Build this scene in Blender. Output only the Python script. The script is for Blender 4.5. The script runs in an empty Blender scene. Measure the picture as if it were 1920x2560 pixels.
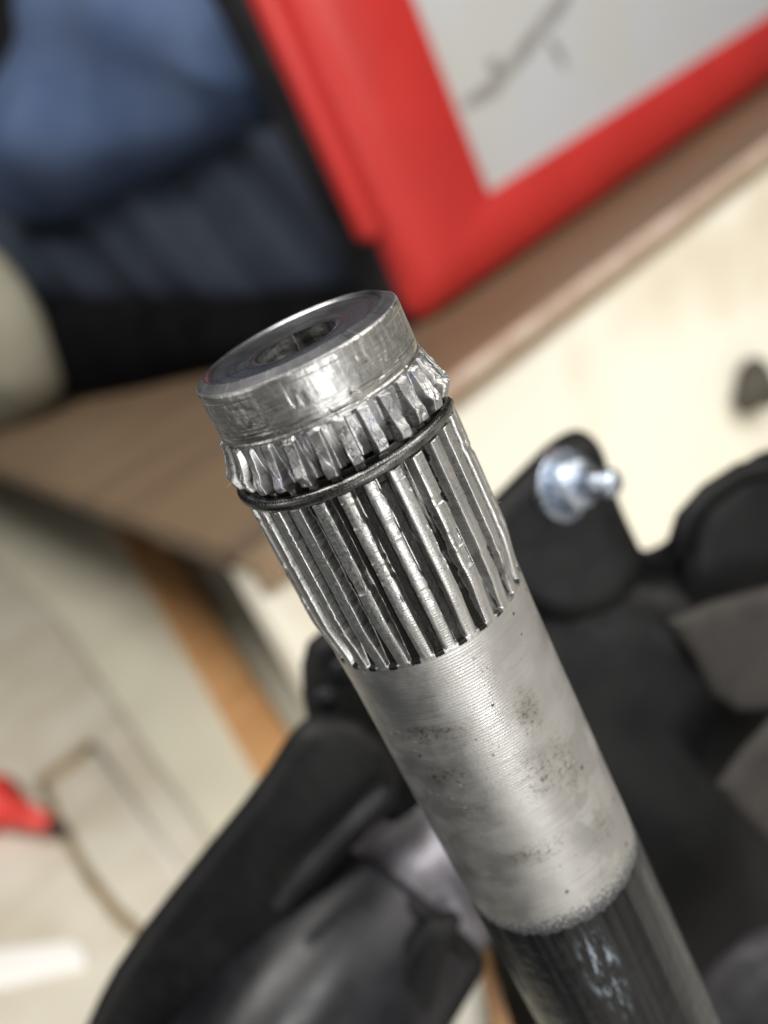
import bpy, math, random
import numpy as np
from mathutils import Vector, Matrix
random.seed(7)
S = bpy.context.scene
C = S.collection
PI = math.pi
# ------------------------------------------------------------------ camera frame (1 unit = 1 cm)
U = 1.5                                            # shaft radius unit in cm
FPX = 2600.0                                       # focal length for a 1920 x 2560 picture
def nrm(v): v = np.array(v, float); return v/np.linalg.norm(v)
A = nrm([.408, .831, .378])                        # "down" seen from the camera (x right, y down, z forward)
ZW = -A
XW = np.array([3787., -2874., 2600.]); XW = nrm(XW-(XW@A)*A)
YW = np.cross(ZW, XW)
M = np.array([XW, YW, ZW])                         # camera vector -> world vector
CAM = np.array([0., 0., 19.1])
cam = bpy.data.cameras.new('camera'); camo = bpy.data.objects.new('camera', cam); C.objects.link(camo)
rx, ry, rz = M@np.array([1, 0, 0]), M@np.array([0, -1, 0]), M@np.array([0, 0, -1])
camo.matrix_world = Matrix(((rx[0], ry[0], rz[0], CAM[0]), (rx[1], ry[1], rz[1], CAM[1]), (rx[2], ry[2], rz[2], CAM[2]), (0, 0, 0, 1)))
cam.sensor_fit = 'VERTICAL'; cam.sensor_height = 36; cam.lens = FPX/2560*36
cam.clip_start = .5; cam.clip_end = 3000
cam.dof.use_dof = True; cam.dof.focus_distance = 13.9; cam.dof.aperture_fstop = .0366/.36
S.camera = camo
S.unit_settings.scale_length = .01

# shaft frame
P0 = CAM + M@(np.array([-.826, -1.584, 9.335])*U)  # centre of the rim
vv = nrm([.826, 1.584, -9.335]); e1c = nrm(vv-(vv@A)*A); e2c = np.cross(A, e1c)
E1, E2 = M@e1c, M@e2c                              # toward the camera, toward the left

# ------------------------------------------------------------------ world and lamps
w = bpy.data.worlds.new('World'); S.world = w; w.use_nodes = True
w.node_tree.nodes['Background'].inputs[0].default_value = (.93, .97, 1.0, 1)
w.node_tree.nodes['Background'].inputs[1].default_value = .09
S.view_settings.view_transform = 'Standard'; S.view_settings.look = 'None'; S.view_settings.exposure = 0
def area(name, loc, target, sx, sy, power, col, roll=0):
    l = bpy.data.lights.new(name, 'AREA'); l.shape = 'RECTANGLE'; l.size = sx; l.size_y = sy; l.energy = power; l.color = col
    o = bpy.data.objects.new(name, l); C.objects.link(o); o.location = Vector(loc)
    d = Vector(target)-Vector(loc); o.rotation_euler = (d.to_track_quat('-Z', 'Y')).to_euler()
    return o
UP = np.array([0, 0, 1.])
# a ceiling tube over the photographer; the other area lights are added fills
area('ceiling_lamp', P0+E1*70+E2*-6+UP*100, P0, 50, 12, 110000, (1.0, .985, .96))
area('side_fill', P0+E1*40-E2*110+UP*60, P0+UP*-10, 70, 90, 160000, (1.0, .96, .91))  # added unseen fill, brightens the right side of shaft and panel
area('background_fill', P0-E1*10+E2*40+UP*160, P0-E1*60+E2*20, 100, 30, 265000, (1.0, .965, .90))  # added unseen fill from above, brightens the background
area('left_fill', np.array([-70., 40., 35.]), np.array([25., 80., -18.]), 40, 40, 20000, (1.0, .96, .90))  # added unseen fill for the left faces under the bench
area('streak_fill', P0+E1*45-E2*7-UP*12, P0-UP*8, 5, 32, 12000, (1.0, 1.0, 1.0))  # added tall source behind the camera, draws the streak down the shaft

# ------------------------------------------------------------------ helpers: pixels of the overview -> places
def ray(X, Y):
    return M@np.array([(X/.864063-960)/FPX, (Y/.864063-1280)/FPX, 1.])
def at(X, Y, d): return CAM+ray(X, Y)*d
def on(X, Y, p, n):
    r = ray(X, Y); return CAM+r*(((p-CAM)@n)/(r@n))
def tag(o, label=None, cat=None, group=None, kind=None):
    for k, v in (('label', label), ('category', cat), ('group', group), ('kind', kind)):
        if v: o[k] = v
    return o
def empty(name, loc, label, cat, group=None):
    o = bpy.data.objects.new(name, None); C.objects.link(o); o.location = Vector(loc); tag(o, label, cat, group); return o
def mesh(name, verts, faces, mat, parent=None, smooth=True, uv=None):
    me = bpy.data.meshes.new(name)
    verts = np.asarray(verts, np.float32).reshape(-1, 3)
    if isinstance(faces, np.ndarray):
        nf = len(faces); k = faces.shape[1]
        me.vertices.add(len(verts)); me.vertices.foreach_set('co', verts.ravel())
        me.loops.add(nf*k); me.loops.foreach_set('vertex_index', faces.astype(np.int32).ravel())
        me.polygons.add(nf); me.polygons.foreach_set('loop_start', np.arange(0, nf*k, k, dtype=np.int32))
        me.polygons.foreach_set('loop_total', np.full(nf, k, np.int32)); me.update(calc_edges=True)
    else:
        me.from_pydata([tuple(map(float, v)) for v in verts], [], faces)
    if smooth: me.polygons.foreach_set('use_smooth', [True]*len(me.polygons))
    if uv is not None:
        l = me.uv_layers.new(name='UVMap'); idx = np.zeros(len(me.loops), np.int32); me.loops.foreach_get('vertex_index', idx)
        l.data.foreach_set('uv', np.asarray(uv, np.float32)[idx].ravel())
    me.materials.append(mat); me.validate()
    o = bpy.data.objects.new(name, me); C.objects.link(o)
    if parent is not None:
        o.parent = parent; o.matrix_parent_inverse = Matrix.Translation(parent.location).inverted()
    return o
def bevel(o, w, seg=3):
    m = o.modifiers.new('bevel', 'BEVEL'); m.width = w; m.segments = seg; m.limit_method = 'ANGLE'; m.angle_limit = math.radians(35)
    return o
def prism(name, poly, nvec, depth, mat, parent=None, bw=0, seg=3):
    """poly: 3-D points of the front outline; extruded by -nvec*depth"""
    n = len(poly); poly = [np.array(p, float) for p in poly]; nv = np.array(nvec, float)
    c = np.cross(poly[1]-poly[0], poly[2]-poly[1])
    area_n = sum(np.cross(poly[i]-poly[0], poly[(i+1) % n]-poly[0]) for i in range(n))
    if area_n@nv < 0: poly = poly[::-1]
    v = poly+[p-nv*depth for p in poly]
    f = [tuple(range(n)), tuple(range(2*n-1, n-1, -1))]+[(i, i+n, (i+1) % n+n, (i+1) % n) for i in range(n)]
    o = mesh(name, v, f, mat, parent, smooth=bw > 0)
    if bw: bevel(o, bw, seg)
    return o
def tube(name, pts, r, mat, parent=None, n=12, flat=None, close=True):
    pts = [np.array(p, float) for p in pts]; r = r if hasattr(r, '__len__') else [r]*len(pts)
    v, f = [], []; up = None
    for i, p in enumerate(pts):
        t = nrm(pts[min(i+1, len(pts)-1)]-pts[max(i-1, 0)])
        if up is None: up = np.array([.3, .2, 1.]) if abs(t[2]) < .9 else np.array([1., 0, 0])
        a = nrm(np.cross(t, up)); b = np.cross(a, t); up = b
        for k in range(n):
            th = 2*PI*k/n; v.append(p+r[i]*(math.cos(th)*a+math.sin(th)*b))
    for i in range(len(pts)-1):
        for k in range(n): f.append((i*n+k, i*n+(k+1) % n, (i+1)*n+(k+1) % n, (i+1)*n+k))
    f.append(tuple(range(n))[::-1]); f.append(tuple(range((len(pts)-1)*n, len(pts)*n)))
    return mesh(name, v, f, mat, parent)
def smoothpoly(pts, n=4):
    """Chaikin rounding of a 2-D outline"""
    for _ in range(n):
        q = []
        for i in range(len(pts)):
            a, b = np.array(pts[i], float), np.array(pts[(i+1) % len(pts)], float)
            q += [a*.75+b*.25, a*.25+b*.75]
        pts = q
    return pts
def pillow(name, poly2, p, n, T, wd, mat, parent=None, fold=None, step=None, back=.5, rounds=3):
    """solid body with the outline poly2 (overview pixels) standing in plane (p, n), swelling toward n by T"""
    n = nrm(n); pts = np.array([on(x, y, p, n) for x, y in (smoothpoly(poly2, rounds) if rounds else poly2)])
    a = nrm(np.cross(n, [0, 0, 1.]) if abs(n[2]) < .9 else [1, 0, 0]); b = np.cross(n, a)
    q = np.c_[(pts-p)@a, (pts-p)@b]; mn, mx = q.min(0), q.max(0); st = step or max(mx-mn)/90
    # concentric rings shrunk toward the medial region by distance would self-cross: clip a grid instead
    xs = np.arange(mn[0], mx[0]+st, st); ys = np.arange(mn[1], mx[1]+st, st); GX, GY = np.meshgrid(xs, ys)
    g = np.c_[GX.ravel(), GY.ravel()]; d = np.full(len(g), 1e9); ins = np.zeros(len(g), bool); near = np.zeros((len(g), 2))
    for i in range(len(q)):
        A0, B0 = q[i], q[(i+1) % len(q)]; e = B0-A0
        if e@e < 1e-12: continue
        t = np.clip(((g-A0)@e)/(e@e), 0, 1); c = A0+t[:, None]*e; dd = np.linalg.norm(g-c, axis=1)
        m = dd < d; d[m] = dd[m]; near[m] = c[m]
        cr = (A0[1] > g[:, 1]) != (B0[1] > g[:, 1])
        xi = A0[0]+(g[:, 1]-A0[1])*(e[0])/(e[1] if abs(e[1]) > 1e-9 else 1e-9)
        ins ^= cr & (g[:, 0] < xi)
    nx, ny = len(xs), len(ys); I = np.arange(nx*ny).reshape(ny, nx)
    cells = np.c_[I[:-1, :-1].ravel(), I[:-1, 1:].ravel(), I[1:, 1:].ravel(), I[1:, :-1].ravel()]
    keep = ins[cells].sum(1) >= 1; cells = cells[keep]
    gg = np.where(ins[:, None], g, near); dd = np.where(ins, d, 0)
    prof = np.sqrt(np.clip(1-(1-np.clip(dd/wd, 0, 1))**2, 0, 1)); h = prof*T
    if fold is not None: h = h+prof*fold(gg[:, 0], gg[:, 1])
    P3 = p+gg[:, :1]*a+gg[:, 1:]*b
    top = P3+h[:, None]*n; bot = P3-(prof*T*back)[:, None]*n-n*.02
    used = np.unique(cells); mp = -np.ones(len(g), int); mp[used] = np.arange(len(used)); cc = mp[cells]; k = len(used)
    F = np.r_[cc, cc[:, ::-1]+k]
    ed = {}
    for r_ in cc:
        for i in range(4):
            e = (r_[i], r_[(i+1) % 4]); ed[e] = 1
    side = [(b_, a_, a_+k, b_+k) for (a_, b_) in ed if (b_, a_) not in ed]
    F = np.r_[F, np.array(side)] if side else F
    return mesh(name, np.r_[top[used], bot[used]], F, mat, parent)

# ------------------------------------------------------------------ node helpers
class NT:
    def __init__(s, name):
        s.m = bpy.data.materials.new(name); s.m.use_nodes = True; s.t = s.m.node_tree; s.n = s.t.nodes
        s.b = s.n['Principled BSDF']
    def node(s, ty, **kw):
        n = s.n.new(ty)
        for k, v in kw.items(): setattr(n, k, v)
        return n
    def put(s, sock, v):
        if isinstance(v, bpy.types.NodeSocket): s.t.links.new(v, sock)
        elif v is not None: sock.default_value = (*v, 1) if isinstance(v, tuple) and len(v) == 3 and sock.type == 'RGBA' else v
    def math(s, op, a, b=None, clamp=False):
        n = s.node('ShaderNodeMath', operation=op, use_clamp=clamp); s.put(n.inputs[0], a)
        if b is not None: s.put(n.inputs[1], b)
        return n.outputs[0]
    def ramp(s, v, a, b, lo=0., hi=1.):
        n = s.node('ShaderNodeMapRange', interpolation_type='SMOOTHSTEP'); s.put(n.inputs['Value'], v)
        for k, x in zip(('From Min', 'From Max', 'To Min', 'To Max'), (a, b, lo, hi)): n.inputs[k].default_value = x
        return n.outputs[0]
    def mix(s, f, a, b):
        n = s.node('ShaderNodeMix', data_type='RGBA'); s.put(n.inputs[0], f); s.put(n.inputs[6], a); s.put(n.inputs[7], b); return n.outputs[2]
    def coord(s, kind='Object', scale=(1, 1, 1), loc=(0, 0, 0), rot=(0, 0, 0)):
        c = s.node('ShaderNodeTexCoord'); m = s.node('ShaderNodeMapping'); s.t.links.new(c.outputs[kind], m.inputs[0])
        m.inputs['Scale'].default_value = scale; m.inputs['Location'].default_value = loc; m.inputs['Rotation'].default_value = rot
        return m.outputs[0]
    def noise(s, vec, scale, detail=4, rough=.55, dist=0):
        n = s.node('ShaderNodeTexNoise'); s.put(n.inputs['Vector'], vec); n.inputs['Scale'].default_value = scale
        n.inputs['Detail'].default_value = detail; n.inputs['Roughness'].default_value = rough; n.inputs['Distortion'].default_value = dist
        return n.outputs[0]
    def voro(s, vec, scale, out='Distance', feature='F1'):
        n = s.node('ShaderNodeTexVoronoi', feature=feature); s.put(n.inputs['Vector'], vec); n.inputs['Scale'].default_value = scale; return n.outputs[out]
    def bump(s, h, strength, dist, prev=None):
        n = s.node('ShaderNodeBump'); n.inputs['Strength'].default_value = strength; n.inputs['Distance'].default_value = dist
        s.put(n.inputs['Height'], h)
        if prev is not None: s.put(n.inputs['Normal'], prev)
        return n.outputs[0]
    def set(s, **kw):
        for k, v in kw.items(): s.put(s.b.inputs[k.replace('_', ' ')], v)
        return s.m
def plain(name, col, rough=.5, metal=0, col2=None, nscale=.3, bumps=0, bscale=3, spec=.5, coat=0):
    t = NT(name); c = t.coord(); nz = t.noise(c, nscale, 5)
    t.set(Base_Color=t.mix(t.ramp(nz, .35, .65), col, col2 or col), Metallic=metal, Roughness=t.ramp(t.noise(c, nscale*4), .2, .8, rough*.85, min(1, rough*1.15)), Specular_IOR_Level=spec, Coat_Weight=coat)
    if bumps: t.set(Normal=t.bump(t.noise(c, bscale, 5), 1, bumps))
    return t.m

# ------------------------------------------------------------------ steel
def steel(name, kind):
    t = NT(name)
    uv = t.coord('UV'); sp = t.node('ShaderNodeSeparateXYZ'); t.put(sp.inputs[0], uv); u, v = sp.outputs[0], sp.outputs[1]
    cl = t.noise(uv, 2.2, 6, .6); fine = t.noise(uv, 26, 5, .65)
    def sc(x, y, z=1): return t.coord('UV', (x, y, z))
    col = t.mix(t.ramp(cl, .3, .7), (.47, .465, .45), (.60, .59, .565))
    nrmal = None; rough = .3; metal = 1.; aniso = 0.
    if kind == 'shank':
        lines = t.noise(sc(1.2, 55), 1, 4, .7); l2 = t.noise(sc(2.5, 17), 1, 2, .5)
        w = t.node('ShaderNodeTexWave', wave_type='BANDS', bands_direction='Y'); t.put(w.inputs['Vector'], uv)
        w.inputs['Scale'].default_value = 9.5; w.inputs['Distortion'].default_value = .8; w.inputs['Detail'].default_value = 2; w.inputs['Detail Scale'].default_value = .6
        rough = t.math('ADD', t.ramp(cl, .25, .75, .34, .5), t.ramp(lines, .3, .7, -.05, .05))
        col = t.mix(t.ramp(cl, .3, .75), (.425, .417, .403), (.515, .505, .487))
        col = t.mix(t.ramp(lines, .45, .75, 0, .5), col, (.22, .22, .215)); col = t.mix(t.math('MULTIPLY', w.outputs['Fac'], .22), col, (.62, .62, .61))
        # scattered pits
        vn = t.node('ShaderNodeTexVoronoi'); t.put(vn.inputs['Vector'], uv); vn.inputs['Scale'].default_value = 6.5
        spc = t.node('ShaderNodeSeparateColor'); t.put(spc.inputs[0], vn.outputs['Color'])
        thr = t.math('MULTIPLY', t.math('POWER', spc.outputs[0], 4), .17)
        pit = t.math('LESS_THAN', vn.outputs['Distance'], thr)
        v2 = t.node('ShaderNodeTexVoronoi'); t.put(v2.inputs['Vector'], uv); v2.inputs['Scale'].default_value = 17
        sp2 = t.node('ShaderNodeSeparateColor'); t.put(sp2.inputs[0], v2.outputs['Color'])
        den = t.ramp(t.noise(uv, 1.1, 3), .45, .7, 0, 1)
        pit2 = t.math('MULTIPLY', t.math('LESS_THAN', v2.outputs['Distance'], t.math('MULTIPLY', t.math('POWER', sp2.outputs[1], 4), .34)), den)
        pits = t.math('MAXIMUM', pit, pit2)
        # stains at their own places: (theta, s, size, stretch)
        tot = None
        for th, ss, ru, rv in STAINS:
            n = t.node('ShaderNodeVectorMath', operation='SUBTRACT'); t.put(n.inputs[0], uv); n.inputs[1].default_value = (math.radians(th), ss, 0)
            m = t.node('ShaderNodeVectorMath', operation='MULTIPLY'); t.put(m.inputs[0], n.outputs[0]); m.inputs[1].default_value = (1/ru, 1/rv, 0)
            L = t.node('ShaderNodeVectorMath', operation='LENGTH'); t.put(L.inputs[0], m.outputs[0])
            k = t.ramp(L.outputs['Value'], .2, 1, 1, 0); tot = k if tot is None else t.math('MAXIMUM', tot, k)
        blot = t.noise(uv, 9, 6, .7)
        stain = t.math('MULTIPLY', tot, t.ramp(t.noise(uv, 16, 6, .8), .50, .60))
        soft = t.math('MULTIPLY', tot, t.ramp(t.noise(uv, 3, 4), .35, .7, 0, .55))
        col = t.mix(soft, col, (.24, .23, .20)); col = t.mix(t.math('MULTIPLY', stain, .85), col, (.13, .11, .075))
        # dull grey patch low on the right
        gp = t.math('MULTIPLY', t.ramp(t.noise(uv, 1.6, 5, .6), .48, .53), t.math('MULTIPLY', t.ramp(v, 4.3, 4.8), t.ramp(u, -.25, -.45)))
        col = t.mix(t.math('MULTIPLY', gp, .6), col, (.34, .34, .33))
        col = t.mix(pits, col, (.03, .028, .025))
        # paint flecks left next to the black coating
        edge = t.math('ADD', v, t.math('MULTIPLY', t.math('SUBTRACT', t.noise(uv, 30, 4, .75), .5), 1.1))
        fleck = t.ramp(edge, 6.46, 6.60); col = t.mix(fleck, col, (.03, .032, .036))
        metal = t.math('SUBTRACT', 1, t.math('MAXIMUM', pits, fleck)); 
        h = t.math('ADD', t.math('MULTIPLY', lines, .5), t.math('ADD', t.math('MULTIPLY', w.outputs['Fac'], .28), t.math('MULTIPLY', pits, -1.5)))
        nrmal = t.bump(h, 1, .006); nrmal = t.bump(fine, 1, .003, nrmal); aniso = .3
    elif kind == 'collar':
        lines = t.noise(sc(2.0, 40), 1, 5, .7); dab = t.noise(sc(5, 6), 1, 4, .55, .6); ax = t.noise(sc(15, 2.2), 1, 3, .6)
        band = t.math('MULTIPLY', t.ramp(ax, .52, .6), t.ramp(v, .34, .2))
        col = t.mix(t.ramp(dab, .35, .6), (.30, .297, .285), (.44, .435, .415)); col = t.mix(t.math('MULTIPLY', band, .55), col, (.60, .595, .57)); col = t.mix(t.ramp(v, .07, .05), col, (.10, .10, .108))
        dirt = t.math('MULTIPLY', t.ramp(t.noise(sc(3, 30), 1, 4), .5, .68), t.ramp(v, .34, .52)); col = t.mix(dirt, col, (.10, .10, .095))
        rough = t.math('ADD', t.ramp(dab, .3, .7, .44, .28), t.math('ADD', t.ramp(v, .075, .055, 0, .2), t.ramp(lines, .3, .7, -.05, .08)))
        h = t.math('ADD', t.math('MULTIPLY', lines, .9), t.math('MULTIPLY', dab, 1.3)); nrmal = t.bump(h, 1, .006)
        nrmal = t.bump(t.noise(sc(9, 9), 1, 4, .6), 1, .008, nrmal); aniso = .35
    elif kind == 'face':
        lines = t.noise(sc(.5, 60), 1, 4, .7)
        col = t.mix(t.ramp(cl, .35, .65), (.22, .22, .235), (.33, .33, .34)); rough = t.ramp(lines, .3, .7, .26, .40)
        nrmal = t.bump(lines, 1, .0035)
    elif kind == 'tooth':
        st = t.node('ShaderNodeTexWave', wave_type='BANDS', bands_direction='Y'); t.put(st.inputs['Vector'], uv)
        st.inputs['Scale'].default_value = 11; st.inputs['Distortion'].default_value = 3; st.inputs['Detail'].default_value = 3
        lg = t.noise(sc(30, 1.5), 1, 4, .6)
        col = t.mix(t.ramp(lg, .3, .7), (.34, .34, .33), (.50, .497, .48))
        gr = t.noise(sc(9, 1.6), 1, 5, .65); grime = t.ramp(gr, .60, .70); g2 = t.ramp(t.noise(uv, 13, 6, .7), .6, .7)
        col = t.mix(t.math('MULTIPLY', grime, .8), col, (.07, .065, .05)); col = t.mix(t.math('MULTIPLY', g2, .6), col, (.10, .09, .07))
        metal = t.math('SUBTRACT', 1, t.math('MULTIPLY', grime, .6))
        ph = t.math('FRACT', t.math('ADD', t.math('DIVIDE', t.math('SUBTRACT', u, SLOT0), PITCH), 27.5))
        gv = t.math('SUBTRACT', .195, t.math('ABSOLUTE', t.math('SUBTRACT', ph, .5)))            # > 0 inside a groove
        grease_shade = t.math('MULTIPLY', t.ramp(t.math('ADD', gv, t.math('MULTIPLY', t.math('SUBTRACT', t.noise(sc(20, 5), 1, 5, .7), .5), .12)), -.005, .02), t.ramp(t.math('ADD', t.noise(sc(3, 1.1), 1, 3), t.math('MULTIPLY', t.ramp(u, -.5, .15), .3)), .44, .54))  # grease, plus the dark reflection of the grooves painted in
        col = t.mix(grease_shade, col, (.012, .011, .010)); metal = t.math('MULTIPLY', metal, t.math('SUBTRACT', 1, grease_shade))
        rough = t.ramp(fine, .3, .7, .30, .50)
        h = t.math('ADD', t.math('MULTIPLY', st.outputs['Fac'], .25), fine); nrmal = t.bump(h, 1, .005); nrmal = t.bump(lg, 1, .004, nrmal)
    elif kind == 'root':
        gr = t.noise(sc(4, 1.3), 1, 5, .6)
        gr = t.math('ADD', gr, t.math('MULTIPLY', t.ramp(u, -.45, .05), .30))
        col = t.mix(t.ramp(gr, .42, .56), (.26, .255, .245), (.010, .009, .008)); metal = t.ramp(gr, .42, .54, 1, 0)  # groove floors blacker to the left: grease with dark reflection painted in
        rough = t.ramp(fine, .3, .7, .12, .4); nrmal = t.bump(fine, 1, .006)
    elif kind == 'chewed':
        fac = t.voro(sc(5.5, 5), 1, 'Color'); s2 = t.node('ShaderNodeSeparateColor'); t.put(s2.inputs[0], fac)
        col = t.mix(t.ramp(cl, .35, .65), (.28, .28, .28), (.48, .477, .465)); col = t.mix(t.ramp(t.noise(uv, 5, 2), .6, .68, 0, .5), col, (.30, .30, .46)); rough = t.ramp(t.noise(uv, 6, 4), .3, .7, .34, .55)
        g2 = t.ramp(t.noise(uv, 10, 6, .7), .58, .66); col = t.mix(g2, col, (.06, .055, .05)); metal = t.math('SUBTRACT', 1, g2)
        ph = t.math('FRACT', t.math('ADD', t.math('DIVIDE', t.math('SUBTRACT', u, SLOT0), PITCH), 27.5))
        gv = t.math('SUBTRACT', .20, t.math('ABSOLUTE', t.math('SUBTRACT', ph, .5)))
        grease_shade = t.math('MULTIPLY', t.ramp(t.math('ADD', gv, t.math('MULTIPLY', t.math('SUBTRACT', t.noise(sc(20, 9), 1, 5, .7), .5), .22)), .0, .03), t.ramp(v, .68, .9))  # grease and groove shade painted between the chewed teeth
        col = t.mix(t.math('MULTIPLY', grease_shade, .9), col, (.012, .011, .010)); metal = t.math('MULTIPLY', metal, t.math('SUBTRACT', 1, grease_shade))
        nrmal = t.bump(t.noise(uv, 9, 3, .6, 1), 1, .010); nrmal = t.bump(fine, 1, .004, nrmal)
    elif kind == 'ring':
        sr = t.noise(sc(30, 8), 1, 4, .7); col = t.mix(t.ramp(t.noise(sc(3, 3), 1, 4), .4, .65), (.07, .07, .068), (.20, .20, .19)); rough = t.ramp(sr, .3, .7, .18, .36)
        nrmal = t.bump(sr, 1, .008)
    elif kind == 'bore':
        col = t.mix(t.ramp(cl, .4, .6), (.26, .26, .25), (.10, .10, .10)); rough = .45; nrmal = t.bump(t.noise(sc(3, 14), 1, 4, .6), 1, .012)
    t.set(Base_Color=col, Metallic=metal, Roughness=rough, Specular_IOR_Level=.12 if kind in ('root', 'tooth', 'chewed') else .5)
    if nrmal is not None: t.set(Normal=nrmal)
    if aniso:
        tg = t.node('ShaderNodeTangent', direction_type='UV_MAP'); tg.uv_map = 'UVMap'; t.set(Anisotropic=aniso, Tangent=tg.outputs[0], Anisotropic_Rotation=ANISO_ROT)
    return t.m
ANISO_ROT = 0.0
PITCH = 2*PI/27; SLOT0 = math.radians(4.2)
STAINS = [(-25.7, 4.1, .22, .40), (-15, 4.75, .30, .40), (-34, 4.9, .3, .5), (35, 4.40, .4, .2), (30, 3.85, .6, .16), (-40, 5.9, .3, .3), (5, 5.6, .5, .2)]
MT = {k: steel('steel_'+k, k) for k in ('shank', 'collar', 'face', 'tooth', 'root', 'chewed', 'ring', 'bore')}

# ------------------------------------------------------------------ numpy noise on the cylinder
rs = np.random.RandomState(11)
TAB = rs.rand(512, 512)
def vnoise(x, y, px=None, seed=0):
    xi = np.floor(x).astype(int); yi = np.floor(y).astype(int); fx = x-xi; fy = y-yi
    fx = fx*fx*(3-2*fx); fy = fy*fy*(3-2*fy)
    def g(a, b):
        if px: a = a % px
        return TAB[(a+seed*37) % 512, (b+seed*91) % 512]
    return (g(xi, yi)*(1-fx)+g(xi+1, yi)*fx)*(1-fy)+(g(xi, yi+1)*(1-fx)+g(xi+1, yi+1)*fx)*fy
def fbm(th, s, fu, fv, octv=4, seed=0, gain=.55):
    """th in radians; fu cells round the whole shaft"""
    o = 0; a = 1; tot = 0
    for k in range(octv):
        p = int(round(fu*2**k)); o = o+a*vnoise((th/(2*PI)+1)*p, s*fv*2**k+50, p, seed+k*5); tot += a; a *= gain
    return o/tot
def cell(th, s, fu, fv, seed=0):
    """Worley facets: returns (random tilt value per cell evaluated as a plane, cell id value)"""
    x = (th/(2*PI)+1)*fu; y = s*fv+50; xi = np.floor(x).astype(int); yi = np.floor(y).astype(int)
    best = np.full(x.shape, 9.); val = np.zeros(x.shape)
    for dx in (-1, 0, 1):
        for dy in (-1, 0, 1):
            a = (xi+dx) % fu; b = yi+dy
            cx = xi+dx+TAB[(a+seed) % 512, b % 512]; cy = b+TAB[(a+seed+100) % 512, (b+77) % 512]
            d = (x-cx)**2+(y-cy)**2; m = d < best; best = np.where(m, d, best)
            r1 = TAB[(a+seed+200) % 512, (b+31) % 512]-.5; r2 = TAB[(a+seed+300) % 512, (b+57) % 512]-.5; r3 = TAB[(a+seed+400) % 512, (b+5) % 512]
            val = np.where(m, r1*(x-cx)*1.6+r2*(y-cy)*1.6+r3*.6, val)
    return val
sst = lambda a, b, x: (lambda t: t*t*(3-2*t))(np.clip((x-a)/(b-a), 0, 1))
PITCH = 2*PI/27; SLOT0 = math.radians(4.2)
THF = np.radians(np.r_[np.arange(-112, 112, .32), np.arange(112, 248, 1.2)])   # fine in front, coarser behind
# snap: th grid used everywhere on the toothed zones
def toothcoord(th, jit=0):
    x = (th-SLOT0)/PITCH+27; k = np.floor(x).astype(int); t = x-k-.5     # 0 at tooth centre, +-.5 at slot centre
    return k % 27, t
def R_spline(th, s):
    k, t = toothcoord(th)
    kr = TAB[k, 3]; kr2 = TAB[k, 9]
    wear = (fbm(k*.9+0*th, s, 40, 2.2, 5, 3)-.5)*.5
    bite = sst(.60, .68, fbm(k*1.7+0*th, s, 40, 2.4, 4, 9))
    wl = .265+.02*(kr-.5)+.008*(fbm(k*1.3+0*th, s, 40, 9, 3, 21)-.5)
    wr = .225+.05*wear*sst(.2, .6, kr)+.03*(kr2-.5)-.055*bite*sst(2.9, 2.3, s)
    left = 1-np.clip((t-wl)/.07, 0, 1); right = 1-np.clip((-t-wr)/.08, 0, 1)
    h = np.minimum(left, right)
    tip = 1.076-.054*sst(2.5, 3.02, s)**.8
    root = .935+.035*sst(2.6, 3.0, s)
    root = root+(1.022-root)*sst(2.99, 3.004, s+.006*(fbm(th, s, 90, 3, 2, 2)-.5))
    tip = tip-.010*np.clip(np.abs(t)/.25, 0, 1.2)**3
    tip = tip-(.014*bite+.006*np.clip(-t*6, 0, 1)*(.5+wear))*sst(2.9, 2.5, s)
    start = sst(1.165, 1.20, s+.02*(fbm(th, s, 120, 6, 2, 4)-.5))
    tip = root+(tip-root)*(.15+.85*start)
    R = root+(np.maximum(tip, root)-root)*h
    R += .002*(fbm(th, s, 160, 14, 4, 5)-.5)*(1-sst(2.95, 3.02, s))
    R += .0007*np.sin(s*150+5*fbm(th, s, 30, 2, 2, 8))*h*sst(2.95, 2.8, s)*sst(1.2, 1.4, s)
    # embedded burrs along the right-hand crests
    R += .010*sst(.62, .7, fbm(th, s, 260, 16, 3, 31))*np.exp(-((-t-wr)/.07)**2)*sst(2.9, 2.6, s)
    return R
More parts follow.
